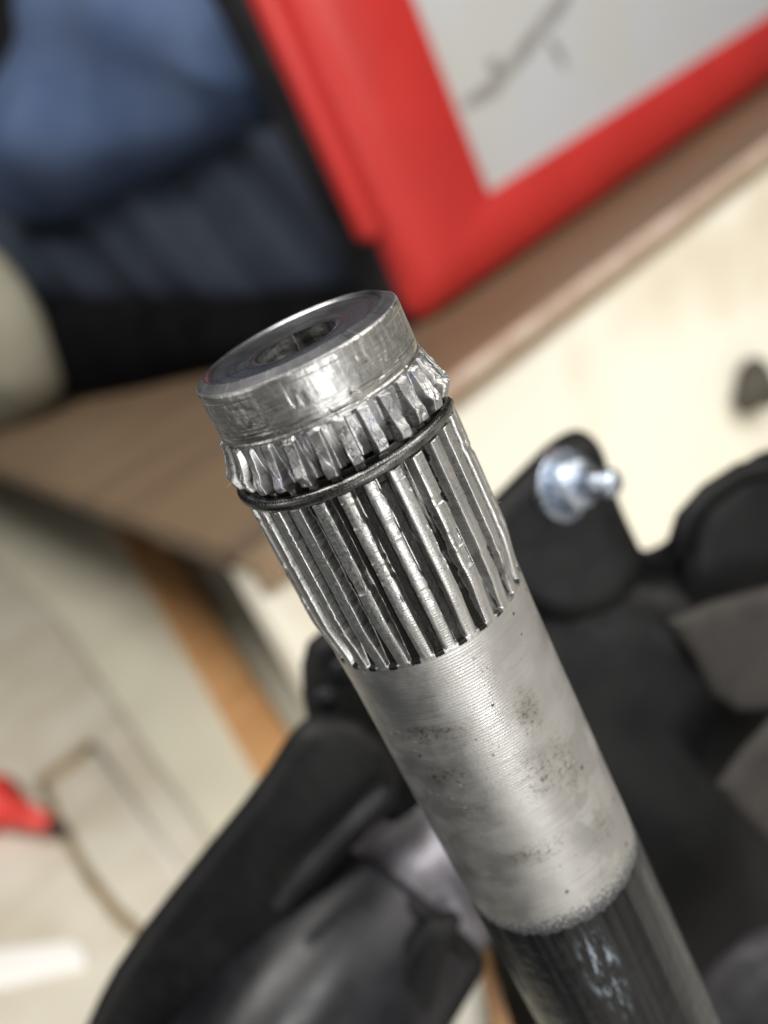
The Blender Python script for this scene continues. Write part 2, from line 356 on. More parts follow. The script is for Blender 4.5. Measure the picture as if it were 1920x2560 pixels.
def R_chew(th, s):
    k, t = toothcoord(th)
    kr = TAB[k, 40]; f = sst(.60, 1.0, s)
    shift = .04*(kr-.5)+.05*(fbm(k*1.1+0*th, s, 40, 2.5, 2, 41)-.5); tt = t+shift
    wl = .27+.05*(TAB[k, 44]-.5); wr = .17+.08*(TAB[k, 47]-.5)-.04*f
    h = np.minimum(1-np.clip((tt-wl)/.07, 0, 1), 1-np.clip((-tt-wr)/.09, 0, 1))
    dep = .05+.085*f+.02*(kr-.5)
    tip = 1.028+.052*f+.02*(TAB[k, 50]-.5)
    tip = tip-.06*np.clip(tt+.12, 0, .6)*(1-.3*f)                         # land leans: highest along its right edge
    R = tip-dep*(1-h)
    fc = cell(th, s, 46, 4.2, 7); f2 = cell(th, s, 80, 8, 60)
    R += (fc-.25)*.013*f*h*(.5+TAB[k, 77])+(f2-.2)*.007*f
    # diagonal scored line across several teeth on the left
    dg = np.abs((s-.86)+(t*.45)-.02*np.sin(k*2.1)); R += h*f*(.012+.022*TAB[k, 81])*np.exp(-((s-.90-.05*TAB[k, 83])/.055)**2)
    R -= .006*np.exp(-(dg/.014)**2)*sst(.0, .25, th)*sst(1.15, .9, th)
    R -= .018*sst(.58, .66, fbm(th, s, 70, 6, 3, 71))*f
    end = s+.03*(fbm(th, s, 60, 1, 3, 12)-.5)+.05*(kr-.5)*.6
    R -= .09*sst(1.0, 1.05, end)
    # upper edge ragged
    up = s+.05*(fbm(th, s, 70, 2, 3, 15)-.5)
    R = 1.0+(R-1.0)*sst(.565, .62, up)-.012*np.exp(-((up-.575)/.018)**2)
    # torn lump of metal on the right side
    l = np.exp(-((th+math.radians(74))/.30)**2-((s-.84)/.17)**2)
    R += l*(.05+.09*(fbm(th, s, 60, 9, 4, 88)-.4)+.03*(cell(th, s, 70, 9, 99)-.3))
    l = np.exp(-((th-math.radians(84))/.30)**2-((s-.9)/.12)**2); R += l*(.02+.04*(fbm(th, s, 60, 9, 4, 18)-.4))
    return R
def R_collar(th, s):
    R = 1.0-.10*np.clip(1-s/.06, 0, 1)-.010*(1-sst(.05, .09, s))
    R += .0025*(fbm(th, s, 60, 12, 4, 61)-.5)+.005*(fbm(th, s, 14, 3, 3, 63)-.5)
    dents = sst(.56, .7, fbm(th, s, 40, 3.5, 3, 65)); R -= .006*dents
    R -= .004*sst(.35, .5, s)*np.abs(np.sin(s*90))
    ax = sst(.62, .72, fbm(th, s*.15, 150, 2, 2, 67))*sst(.42, .2, s)*sst(.05, .11, s); R -= .001*ax
    R -= .010*np.exp(-((s-.535)/.02)**2)
    return R
def R_shank(th, s):
    base = 1.022-.012*sst(3.0, 3.5, s)
    return base+.0012*(fbm(th, s, 60, 9, 3, 77)-.5)
def place(th, s, R):
    R = R[..., None]; return P0+U*(R*(np.cos(th)[..., None]*E1+np.sin(th)[..., None]*E2)-s[..., None]*UP)
def gridmesh(name, th, s, Rf, mat, parent, wrap=False):
    TH, SS = np.meshgrid(th, s); R = Rf(TH, SS)
    V = place(TH, SS, R); n = len(th); m = len(s); I = np.arange(n*m).reshape(m, n)
    if wrap:
        J = np.c_[I, I[:, :1]]
    else: J = I
    F = np.c_[J[:-1, :-1].ravel(), J[1:, :-1].ravel(), J[1:, 1:].ravel(), J[:-1, 1:].ravel()]
    TH2 = np.where(TH > PI, TH-2*PI, TH)
    return mesh(name, V.reshape(-1, 3), F, mat, parent, uv=np.c_[TH2.ravel(), SS.ravel()])
shaft = empty('splined_shaft', P0-UP*U*10, 'worn steel splined shaft end with chewed teeth, standing upright in sharp focus before everything else', 'shaft')
gridmesh('end_collar', THF, np.r_[np.arange(0, .14, .005), np.arange(.14, .58, .009), .58], R_collar, MT['collar'], shaft, True)
# dished end face
rr = np.r_[np.linspace(.892, .80, 8), np.linspace(.79, .47, 24), np.linspace(.465, .40, 6)]
thc = np.radians(np.arange(0, 360, 1.5)); TH, RR = np.meshgrid(thc, rr)
SSf = np.interp(-RR, [-.895, -.875, -.85, -.8, -.50, -.46, -.43, -.40], [.000, .002, .034, .042, .060, .054, .060, .070])+.003*(fbm(TH, RR, 60, 12, 3, 33)-.5)
V = place(TH, SSf, RR); n = len(thc); I = np.arange(n*len(rr)).reshape(len(rr), n); J = np.c_[I, I[:, :1]]
F = np.c_[J[:-1, :-1].ravel(), J[:-1, 1:].ravel(), J[1:, 1:].ravel(), J[1:, :-1].ravel()]
face = mesh('end_face', V.reshape(-1, 3), F[:, ::-1], MT['face'], shaft, uv=np.c_[TH.ravel()*.9, RR.ravel()])
sb = np.arange(.072, 1.6, .02)
def R_bore(th, s): return .40-.003*np.abs(np.sin(s*30))-.012*(fbm(th, s, 12, 5, 3, 3)-.4)*sst(.16, .3, s)
bore = gridmesh('bore', np.radians(np.arange(0, 360, 2)), sb, R_bore, MT['bore'], shaft, True)
v = [P0+U*(.36*(math.cos(a)*E1+math.sin(a)*E2)-1.5*UP) for a in np.linspace(0, 2*PI, 32, endpoint=False)]
mesh('bore_floor', v, [tuple(range(32))], MT['bore'], shaft)
# chewed upper teeth, one mesh per tooth with its share of groove
def columns(k0, half=.5, other=False):
    a = SLOT0+(k0)*PITCH; b = a+PITCH
    fine = math.radians(.21) if math.cos((a+b)/2) > -.35 else math.radians(1.2)
    return np.linspace(a, b, max(8, int(round((b-a)/fine)))+1)
for k in range(-13, 14):
    gridmesh('chewed_tooth', columns(k), np.arange(.56, 1.09, .0085), R_chew, MT['chewed'], shaft)
    a = columns(k); kk, t = toothcoord(a+1e-9)
    fl = .36; c = SLOT0+(k+.5)*PITCH
    tt = (a-c)/PITCH
    cols = a[(np.abs(tt) <= fl)]; s_ = np.r_[np.arange(1.15, 1.30, .007), np.arange(1.30, 2.86, .0125), np.arange(2.86, 3.04, .005)]
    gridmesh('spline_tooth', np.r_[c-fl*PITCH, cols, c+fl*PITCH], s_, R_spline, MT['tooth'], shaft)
# groove floors as one core
def floorcols():
    o = []
    for k in range(-13, 14):
        c = SLOT0+k*PITCH; o.append(np.linspace(c-.14*PITCH, c+.14*PITCH, 12))
    return o
TH_all = []; Fs = []; Vs = []; UVs = []; off = 0
s_ = np.r_[np.arange(1.15, 1.30, .01), np.arange(1.30, 2.86, .02), np.arange(2.86, 3.04, .006)]
for cset in floorcols():
    TH, SS = np.meshgrid(cset, s_); V = place(TH, SS, R_spline(TH, SS)); n = len(cset); m = len(s_); I = np.arange(n*m).reshape(m, n)+off
    Fs.append(np.c_[I[:-1, :-1].ravel(), I[1:, :-1].ravel(), I[1:, 1:].ravel(), I[:-1, 1:].ravel()]); Vs.append(V.reshape(-1, 3)); UVs.append(np.c_[TH.ravel(), SS.ravel()]); off += n*m
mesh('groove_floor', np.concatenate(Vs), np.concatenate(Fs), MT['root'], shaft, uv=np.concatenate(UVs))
# ring groove and snap ring
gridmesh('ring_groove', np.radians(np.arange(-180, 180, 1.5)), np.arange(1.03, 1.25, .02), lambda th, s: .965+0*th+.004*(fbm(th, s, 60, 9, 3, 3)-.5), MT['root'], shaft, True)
ths = np.radians(np.arange(-71, 262, 1.0)); pp = np.linspace(0, 2*PI, 20, endpoint=False)
TH, PH = np.meshgrid(ths, pp, indexing='ij'); tr = .056
sup = lambda c: np.sign(c)*np.abs(c)**.75
RR = 1.056+tr*sup(np.cos(PH))+.0*TH; SSr = 1.118+.012*np.sin(TH*2+.6)+tr*1.08*sup(np.sin(PH))
V = place(TH, SSr, RR); n = 20; m = len(ths); I = np.arange(n*m).reshape(m, n); J = np.c_[I, I[:, :1]]
F = np.c_[J[:-1, :-1].ravel(), J[:-1, 1:].ravel(), J[1:, 1:].ravel(), J[1:, :-1].ravel()]
ring = mesh('snap_ring', V.reshape(-1, 3), [tuple(map(int, f)) for f in F]+[tuple(range(n)), tuple(range((m-1)*n, m*n))[::-1]], MT['ring'], shaft, uv=np.c_[TH.ravel(), PH.ravel()*.05])
ring['label'] = 'dark round wire snap ring in its groove between chewed and long teeth'
M_lint = plain('lint', (.35, .22, .14), .8)
for (t0_, s0_, dx_, dz_) in ((84, 1.0, .10, .03), (80, 1.95, .07, .02), (-76, 2.3, -.05, .03)):
    b0 = P0+U*(1.07*(math.cos(math.radians(t0_))*E1+math.sin(math.radians(t0_))*E2)-s0_*UP)
    tube('lint_fibre', [b0, b0+U*(E2*dx_*.5+UP*dz_*1.6), b0+U*(E2*dx_+UP*dz_)], .0035, M_lint, shaft, 5)
# plain shank and black coating
gridmesh('shank', np.radians(np.arange(-180, 180, 1.0)), np.r_[np.arange(3.034, 3.6, .012), np.arange(3.6, 7.0, .03)], R_shank, MT['shank'], shaft, True)
def coatmat():
    t = NT('black_coating'); uv = t.coord('UV')
    scf = t.math('MULTIPLY', t.ramp(t.noise(t.coord('UV', (14, 3.2, 1), (0, 0, 0), (0, 0, .5)), 1, 6, .7), .5, .64), 1)
    n = t.node('ShaderNodeVectorMath', operation='SUBTRACT'); t.put(n.inputs[0], uv); n.inputs[1].default_value = (math.radians(1), 7.45, 0)
    m = t.node('ShaderNodeVectorMath', operation='MULTIPLY'); t.put(m.inputs[0], n.outputs[0]); m.inputs[1].default_value = (1/.26, 1/.9, 0)
    L = t.node('ShaderNodeVectorMath', operation='LENGTH'); t.put(L.inputs[0], m.outputs[0]); k = t.ramp(L.outputs['Value'], .3, 1, .75, 0)
    scf = t.math('MULTIPLY', scf, k)
    streak = t.noise(t.coord('UV', (9, .5, 1)), 1, 4)
    col = t.mix(t.ramp(streak, .35, .7), (.005, .0055, .006), (.014, .014, .014)); col = t.mix(scf, col, (.30, .35, .40))
    t.set(Base_Color=col, Roughness=t.ramp(streak, .3, .7, .16, .34), Specular_IOR_Level=t.ramp(t.noise(t.coord('UV', (3, .12, 1), (3.1, 0, 0)), 1, 3), .38, .62, .06, .30), Normal=t.bump(t.noise(uv, 5, 5), 1, .02))
    return t.m
thb = np.radians(np.arange(-180, 180, .6)); q = np.r_[0, .004, .01, np.linspace(.03, 1, 90)]
TH, Q = np.meshgrid(thb, q); st = 6.66-.10*(1-np.cos(TH))*.6+.12*(fbm(TH, 0*TH, 70, 1, 5, 55, .9)-.5)
SSb = st+Q*(17-st); Rb = 1.006+.012*np.clip(Q/.01, 0, 1)+.001*(fbm(TH, SSb, 40, 2, 3, 5)-.5)
V = place(TH, SSb, Rb); n = len(thb); m = len(q); I = np.arange(n*m).reshape(m, n); J = np.c_[I, I[:, :1]]
F = np.c_[J[:-1, :-1].ravel(), J[1:, :-1].ravel(), J[1:, 1:].ravel(), J[:-1, 1:].ravel()]
coat = mesh('black_coating', V.reshape(-1, 3), F, coatmat(), shaft, uv=np.c_[TH.ravel(), SSb.ravel()])
coat['label'] = 'glossy black paint with ragged upper edge and pale scuffs'

# ------------------------------------------------------------------ workbench
def woodmat(name, c1, c2, rot=0, sc=1, rough=.45):
    t = NT(name); c = t.coord('Object', (.03*sc, .55*sc, .55*sc), (0, 0, 0), (0, 0, rot)); g = t.noise(c, 1, 6, .65, .4)
    c3 = t.coord('Object', (.02, .02, .02)); big = t.noise(c3, 1, 3)
    t.set(Base_Color=t.mix(t.ramp(t.math('ADD', t.math('MULTIPLY', g, .7), t.math('MULTIPLY', big, .3)), .35, .65), c1, c2), Roughness=rough, Normal=t.bump(g, 1, .03)); return t.m
M_top = woodmat('bench_wood', (.105, .070, .042), (.165, .112, .068))
M_edge = plain('edging_highlight', (.56, .45, .38), .45, col2=(.44, .32, .24), nscale=.4)  # pale tone has the highlight of the front arris painted in
M_tan = woodmat('bench_tan', (.24, .165, .10), (.31, .22, .14))
def creammat():
    t = NT('cream_paint'); c = t.coord('Object'); n1 = t.noise(c, .06, 2, .5); n2 = t.noise(c, 2.5, 4)
    col = t.mix(t.ramp(n1, .5, .75), (.90, .87, .76), (.72, .64, .50)); col = t.mix(t.ramp(n2, .5, .8, 0, .15), col, (.5, .42, .3))
    t.set(Base_Color=col, Roughness=.5, Normal=t.bump(n2, 1, .02)); return t.m
M_cream = creammat()
M_cream2 = plain('pale_panel', (.62, .59, .47), .55, col2=(.56, .53, .42), nscale=.08)
M_grey = plain('grey_strip', (.50, .50, .45), .6, col2=(.42, .41, .37), nscale=.2)
M_orange = woodmat('orange_wood', (.50, .25, .10), (.62, .35, .16), 0, 1)
M_darkwood = plain('dark_brown', (.07, .045, .04), .6, col2=(.11, .075, .06))
c0 = on(492, 1186, np.zeros(3), UP); cl = on(0, 1010, np.zeros(3), UP); dl = nrm(cl-c0); ex = np.array([1., 0, 0]); ey = np.array([0, 1., 0])
bench = empty('workbench', c0+np.array([30, 20, -60]), 'brown topped workbench with cream front panels and orange wood stile', 'workbench')
TT = 1.5
e0 = .9                                             # width of the pale edging
ci = c0+ex*0+ey*e0/abs(1); 
# board: front-left corner c0, front along +x, left along dl
back = 150
L1 = c0+dl*230; Rr = c0+ex*190
board = prism('bench_top', [c0+ey*e0+dl*0.0-ex*(e0*(-dl[0]/dl[1]) if dl[1] != 0 else 0)*0, Rr+ey*e0, Rr+ey*back, L1+ey*back, L1], UP, TT, M_top, bench, .12)
prism('edging', [c0+ex*8, Rr, Rr+ey*(e0-.01), c0+ex*8+ey*(e0-.01)], UP, TT*.55, M_edge, bench, .15)
prism('corner_edging', [c0+ex*.05, c0+ex*7.98, c0+ex*7.98+ey*(e0-.01), c0+ey*(e0-.01)], UP, TT*.55, M_top, bench, .12)
prism('front_lip', [c0+ex*.3+ey*.15-UP*(TT*.55+.01), Rr+ey*.15-UP*(TT*.55+.01), Rr+ey*.85-UP*(TT*.55+.01), c0+ex*.3+ey*.85-UP*(TT*.55+.01)], UP, .9, M_tan, bench, .08)
fy = c0+ey*.8                                      # front panel plane
zt = -TT-.02
def vprism(name, p, d, u0, u1, z0, z1, nvec, th, mat, parent, bw=.1):
    q = [p+d*u0, p+d*u1, p+d*u1, p+d*u0]; q = [np.array([a[0], a[1], z]) for a, z in zip(q, (z0, z0, z1, z1))]
    return prism(name, q, nvec, th, mat, parent, bw)
vprism('front_panel', fy, ex, .5, 190, zt, -75, -ey, 2, M_cream, bench, .2)
nl = nrm(np.cross(dl, UP)); nl = nl if nl@(CAM-c0) > 0 else -nl
pl = c0-nl*.8
def us(X, Y, off=0):                               # distance along the left face of the pixel
    q = on(X, Y, pl+nl*off, nl); return (q-pl)@dl, q[2]
FZ = -22.
def FP(X, Y, dz=0.): return on(X, Y, UP*(FZ+dz), UP)
fl = prism('floor', [np.array([a, b, FZ-.8]) for a, b in ((-14, 24), (200, 24), (200, 420), (-14, 420))], UP, 3, M_cream2, None); fl['kind'] = 'structure'
fl2 = prism('floor_reflector', [np.array([a, b, FZ-.8]) for a, b in ((-14, 23.9), (-14, 4), (-110, -80), (-110, -140), (200, -140), (200, 23.9))], UP, 3, plain('reflector_grey', (.52, .505, .47), .7, col2=(.42, .41, .39), nscale=.06), None); fl2['kind'] = 'structure'  # unseen floor wedge, added and shaped for what the shaft reflects
bo_ = prism('panel_board', [FP(-40, 985, .4), FP(560, 1010, .4), FP(900, 1500, .4), FP(800, 2300, .4), FP(620, 2120, .4), FP(340, 1700, .4), FP(-40, 1180, .4)], UP, .9, M_cream2, None, .2)
tag(bo_, 'smooth pale cream board lying flat under the bench corner beside the orange batten', 'board')
st_ = prism('batten', [FP(170, 1010, 1.6), FP(272, 1010, 1.6), FP(350, 1150, 1.6), FP(640, 1605, 1.6), FP(760, 1800, 1.6), FP(700, 1900, 1.6), FP(560, 1690, 1.6), FP(222, 1105, 1.6)], UP, 1.15, M_orange, None, .25)
tag(st_, 'long orange brown wood batten lying on the cream board, left of the black flange', 'batten')
vprism('bracket', pl, dl, 2.5, 17, zt, zt-1.6, nl, 3, M_darkwood, bench, .12)
vprism('underframe', pl, dl, 17.2, 120, zt, zt-.8, nl, 3, M_top, bench, .12)
vprism('underframe', pl, dl, .3, 2.4, zt, zt-2.2, nl, 3, M_tan, bench, .12)
# dark knob on the front panel
kp = on(1602, 842, fy, ey)
M_knob = plain('knob_dark', (.03, .025, .018), .5, col2=(.06, .05, .035), nscale=1, bumps=.1)
def sphereish(name, c, rx, nvec, mat, parent, flat=.7, lumps=0, n=24):
    nvec = nrm(nvec); a = nrm(np.cross(nvec, UP+.01)); b = np.cross(nvec, a); v = []; f = []
    for i in range(n+1):
        ph = PI*i/n
        for j in range(n):
            th = 2*PI*j/n; r = rx*(1+lumps*math.sin(3*th+1)*math.sin(ph))
            v.append(c+r*math.sin(ph)*(math.cos(th)*a+math.sin(th)*b)+nvec*rx*flat*math.cos(ph))
    for i in range(n):
        for j in range(n): f.append((i*n+j, (i+1)*n+j, (i+1)*n+(j+1) % n, i*n+(j+1) % n))
    return mesh(name, v, f, mat, parent)
knob = sphereish('knob', kp-ey*1.3, 2.0, -ey, M_knob, bench, .8, .30)
tube('stem', [kp, kp-ey*1.2], .6, M_knob, knob)

# ------------------------------------------------------------------ red device on the bench
rb = on(975, 676, np.zeros(3), UP); rp = rb.copy()
def RU(X, Y, off=0.):
    q = on(X, Y, rp-ey*off, ey); return q
uL = RU(868, 560)[0]; wB = 0.02; scr = RU(1059, 418); sL = scr[0]; sB = scr[2]
M_red = plain('red_plastic', (.55, .030, .026), .38, col2=(.49, .027, .023), nscale=.15, bumps=.01, bscale=4)
M_blackr = plain('black_rubber', (.008, .009, .012), .6, spec=.2, col2=(.02, .02, .022))
def screenmat():
    t = NT('grey_screen'); c = t.coord('Object'); n = t.noise(c, .12, 4)
    t.set(Base_Color=t.mix(t.ramp(n, .35, .65), (.50, .50, .48), (.50, .515, .54)), Roughness=.3); return t.m
dev = empty('framed_screen', rb+ex*8, 'red plastic framed grey screen standing upright on the brown bench top', 'screen')
W_, H_ = 97.6+20-uL, 34.
def rrect(u0, u1, w0, w1, r, y, ns=8):
    o = []
    for cx, cz, a0 in ((u1-r, w0+r, -PI/2), (u1-r, w1-r, 0), (u0+r, w1-r, PI/2), (u0+r, w0+r, PI)):
        for i in range(ns): a = a0+PI/2*i/(ns-1); o.append([cx+r*math.cos(a), y, cz+r*math.sin(a)])
    return o
loops = []; y0 = rp[1]
B = 1.5
for ins_, dy, r in ((0, 4.2, 1.6), (0, 2.4, 1.6), (.25, 1.5, 1.6), (.75, .85, 1.6), (1.5, .40, 1.5), (2.4, .10, 1.2), (3.2, 0, .9)):
    loops.append(rrect(uL+ins_, uL+W_-ins_, wB+ins_, wB+H_-ins_, r, y0+dy))
for e_, dy in ((.12, 0), (.03, .05), (0, .15), (0, .6)):
    loops.append(rrect(sL-e_, uL+W_-(sL-uL)+e_, sB-e_, wB+H_-3.5+e_, .25, y0+dy))
v = [p for l in loops for p in l]; n = 32; f = []
for i in range(len(loops)-1):
    for j in range(n): f.append((i*n+j, i*n+(j+1) % n, (i+1)*n+(j+1) % n, (i+1)*n+j))
f.append(tuple(range(n)))
mesh('frame', v, f, M_red, dev)
sy = y0+.45
scrn = prism('screen', [np.array([sL-.1, sy, sB-.1]), np.array([uL+W_-3, sy, sB-.1]), np.array([uL+W_-3, sy, 32.]), np.array([sL-.1, sy, 32.])], -ey, .12, screenmat(), dev)
M_mark = plain('smudge', (.22, .21, .20), .6, col2=(.30, .29, .28), nscale=1)
def ribbon(name, px, wd, parent):
    pts = [on(x, y, np.array([0, sy-.012, 0]), ey) for x, y in px]; out = []
    v = []; f = []
    for i, p in enumerate(pts):
        t = nrm(pts[min(i+1, len(pts)-1)]-pts[max(i-1, 0)]); s = nrm(np.cross(t, ey)); ww = wd*(.8+.4*random.random())*(.5 if i in (0, len(pts)-1) else 1)
        v += [p+s*ww, p-s*ww]
    for i in range(len(pts)-1): f.append((2*i, 2*i+1, 2*i+3, 2*i+2))
    return mesh(name, v, f, M_mark, parent)
ribbon('pen_mark', [(1235, -40), (1219, 0), (1192, 35), (1160, 69), (1140, 100), (1118, 127), (1092, 160), (1064, 191), (1030, 213), (1000, 230)], .6, scrn)
ribbon('pen_mark', [(1180, 80), (1195, 98), (1208, 118), (1222, 150)], .5, scrn)
ribbon('pen_mark', [(1052, 141), (1060, 141), (1075, 142), (1082, 142)], .6, scrn)
# side lip: a rounded bar with a round lower end
l0 = RU(540, 2)[0]; l1 = RU(640, 2)[0]
lz = RU(830, 512, 0)[2]; wlip = (uL-RU(797, 500)[0])
lipw = wlip*.92
bp = []
for i in range(13):
    a = PI+PI*i/12; bp.append(np.array([uL-lipw/2-.05+lipw/2*math.cos(a), y0+.5, lz+lipw/2+lipw/2*math.sin(a)]))
bp += [np.array([uL-.05, y0+.5, 34.]), np.array([uL-.05-lipw, y0+.5, 34.])]
prism('side_grip', bp, -ey, 1.6, M_red, dev, .45, 5)
prism('case_back', [np.array([uL-lipw*.3, y0+2.1, .05]), np.array([uL+W_-1, y0+2.1, .05]), np.array([uL+W_-1, y0+2.1, 33.]), np.array([uL-lipw-.8, y0+2.1, 33.])], -ey, 3.5, M_blackr, dev, .5)

# ------------------------------------------------------------------ things behind on the bench
bq = on(150, 862, np.zeros(3), UP); bq2 = on(880, 700, np.zeros(3), UP); bd = nrm(bq2-bq); bn = nrm(np.cross(bd, UP)); bn = bn if bn@(CAM-bq) > 0 else -bn
M_mass = plain('near_black', (.003, .003, .0035), .85, spec=.05, col2=(.006, .006, .007), nscale=.3, bumps=.05, bscale=1.5)
M_jean = None
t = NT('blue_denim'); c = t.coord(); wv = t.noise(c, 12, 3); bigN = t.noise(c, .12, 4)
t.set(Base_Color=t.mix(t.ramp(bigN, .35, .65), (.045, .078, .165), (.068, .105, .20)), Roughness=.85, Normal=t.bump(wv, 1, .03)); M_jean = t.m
t = NT('blue_denim_shaded'); c = t.coord(); wv = t.noise(c, 12, 3); bigN = t.noise(c, .12, 4)
t.set(Base_Color=t.mix(t.ramp(bigN, .35, .65), (.011, .018, .034), (.020, .028, .046)), Roughness=.85, Normal=t.bump(wv, 1, .03)); M_jean_shade = t.m  # same denim in a darker colour, shade painted into the lower folds
mass = pillow('black_mass', [(60, 640), (500, 650), (800, 600), (880, 660), (850, 735), (500, 800), (330, 850), (150, 862), (120, 760), (90, 640)], bq, bn, 3, 6, M_mass, None, rounds=2)  # low near-black body between the denim and the bench
tag(mass, 'low black mass lying on the bench below the blue denim', 'mass')
jp = at(300, 300, 104); jn = nrm(bn+UP*.35)
jeans = empty('jeans', at(300, 560, 106), 'crumpled blue denim with lower folds painted darker as shade, bulging up beside the red frame', 'clothing')
def foldU(x, y): return 1.2*np.sin((x*.18+y*.32)+.8)+.7*np.sin(x*.45-y*.2)
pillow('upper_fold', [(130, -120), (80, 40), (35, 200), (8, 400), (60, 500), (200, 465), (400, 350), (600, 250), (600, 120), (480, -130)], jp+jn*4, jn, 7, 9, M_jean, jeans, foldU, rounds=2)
def foldL(x, y):
    a = x*.80+y*.62
    return .9*np.sin(a*.30+.5*np.sin(y*.12))+.45*np.sin(a*.7+1+.1*x)+.2*np.sin(a*1.7+x*.3)
pillow('lower_fold', [(-60, 430), (60, 400), (300, 330), (560, 100), (700, 200), (900, 500), (930, 620), (600, 680), (300, 690), (120, 650), (40, 620), (-60, 560)], jp, jn, 4, 6, M_jean_shade, jeans, foldL, rounds=2)
strap = tube('strap', [at(445, -60, 100), at(480, 20, 100), at(515, 90, 100), at(540, 140, 101)], .9, plain('strap_grey', (.13, .13, .15), .6), None)
tag(strap, 'thin grey strap running between the blue denim and the black case side', 'strap')
cont = pillow('cloth_bundle', [(-120, 470), (-20, 540), (40, 610), (100, 720), (145, 850), (80, 900), (0, 925), (-120, 950)], on(60, 900, np.zeros(3), UP)+UP*0, bn, 5, 7, plain('beige_cloth', (.34, .325, .25), .8, col2=(.20, .19, .14), nscale=.1), None, rounds=2)
tag(cont, 'pale beige rounded bundle at the left edge of the bench', 'bundle')
spk = pillow('small_tag', [(-30, 225), (18, 232), (22, 262), (-30, 275)], at(0, 250, 125), bn, 1, 1.2, plain('pale_tag', (.5, .48, .42), .6), None, step=.25)
tag(spk, 'small pale tag glinting in the dark at the left picture edge', 'tag')
fh = nrm([(M@np.array([0, 0, 1.]))[0], (M@np.array([0, 0, 1.]))[1], 0]); wd_ = np.cross(fh, UP); wallp = CAM+fh*235
wl_ = prism('back_wall', [wallp-wd_*220-UP*60, wallp+wd_*260-UP*60, wallp+wd_*260+UP*200, wallp-wd_*220+UP*200], -fh, 4, plain('dark_wall', (.02, .02, .021), .9, spec=.1), None)
wl_['kind'] = 'structure'

# ------------------------------------------------------------------ lower left: cream bin
def BP(X, Y, off=0): return FP(X, Y, 1.2+off)
M_bin = plain('bin_plastic', (.60, .565, .48), .45, col2=(.50, .45, .36), nscale=.12)
M_rim = plain('bin_rim', (.27, .20, .11), .5, col2=(.20, .145, .08), nscale=.4)
bin_ = empty('storage_bin', BP(200, 1900)-UP*2, 'cream bin lid with a brown edged rectangular tab, left of the black casting', 'bin')
prism('lid', [BP(-260, 1120), BP(-20, 1200), BP(120, 1330), BP(330, 1640), BP(520, 1900), BP(560, 2400), BP(-300, 2500)], UP, 1.4, M_bin, bin_, .5, 4)
tab = prism('tab', [BP(95, 1690, .5), BP(205, 1615, .5), BP(420, 1930, .5), BP(440, 2120, .5), BP(300, 2040, .5), BP(160, 1830, .5)], UP, .7, M_bin, bin_, .25)
tube('tab_rim', [BP(88, 1705, .3), BP(140, 1665, .35), BP(205, 1615, .3)], .8, M_rim, bin_)
tube('tab_rim', [BP(95, 1705, .3), BP(125, 1770, .35), BP(190, 1890, .35), BP(255, 1975, .35), BP(320, 2030, .3)], .42, M_rim, bin_)
tube('tab_rim', [BP(205, 1615, .2), BP(300, 1760, .2), BP(400, 1910, .2)], .4, plain('tab_shadow_grey', (.48, .45, .40), .5), bin_)  # grey line standing in for the soft shadow along the tab
wb_ = prism('white_strip', [BP(-60, 2055, .4), BP(150, 2030, .4), BP(182, 2050, .4), BP(180, 2085, .4), BP(20, 2125, .4), BP(-60, 2140, .4)], UP, .5, plain('white_strip', (.85, .83, .80), .4), None, .15)
tag(wb_, 'glossy white strip lying across the cream bin, lower left', 'strip')
marker = empty('marker_pen', BP(0, 1745, 1.5), 'red tapered marker with black tip at left edge before the cream bin', 'marker')
tube('barrel', [BP(-60, 1735, 1.6), BP(-8, 1742, 1.6), BP(0, 1745, 1.6), BP(60, 1765, 1.6), BP(112, 1782, 1.6)], [2.6, 2.5, 1.5, 1.0, .6], plain('marker_red', (.62, .05, .04), .4), marker, 20)
tube('tip', [BP(108, 1781, 1.6), BP(138, 1788, 1.6)], [.5, .35], M_blackr, marker)

# ------------------------------------------------------------------ black housing round the shaft
nE = nrm(E1+UP*.18)
def HP(X, Y, d=30): return at(X, Y, d)
M_cast = plain('black_casting', (.0035, .0035, .004), .5, spec=.2, col2=(.008, .008, .008), nscale=.5, bumps=.02, bscale=3)
M_cast2 = plain('grey_casting', (.0035, .0035, .0045), .45, spec=.2, col2=(.024, .023, .025), nscale=.35, bumps=.02, bscale=2)
M_barrel = plain('barrel_paint', (.005, .005, .0065), .36, spec=.3, col2=(.011, .0105, .013), nscale=.4)
M_sleeve = plain('bare_metal', (.40, .39, .44), .48, 1, col2=(.18, .17, .18), nscale=.5, bumps=.08, bscale=.8)
M_taupe = plain('taupe_metal', (.040, .036, .032), .7, spec=.2, col2=(.028, .026, .025), nscale=.5)
hous = empty('gear_housing', at(1400, 2300, 32), 'black painted cast gear housing with rounded lobes and flanges behind the shaft', 'housing')
hd = at(1400, 1600, 33); 
BOT = 2860
pillow('casting_body', [(1040, 1130), (1150, 1210), (1330, 1150), (1385, 1195), (1440, 1175), (1500, 1080), (1640, 1030), (1800, 1000), (1900, 1600), (1800, BOT), (1200, BOT), (1000, 1800), (980, 1400)], hd, nE, 2.2, 2.4, M_cast, hous, lambda x, y: .12*np.sin(x*1.1+y*.5), rounds=2)
pillow('lug', [(1010, 1210), (1010, 1130), (1120, 1020), (1190, 950), (1250, 920), (1300, 960), (1318, 1040), (1350, 1120), (1400, 1220), (1330, 1320), (1150, 1350)], at(1200, 1100, 29.5), nE, .8, .8, M_cast, hous, rounds=2)
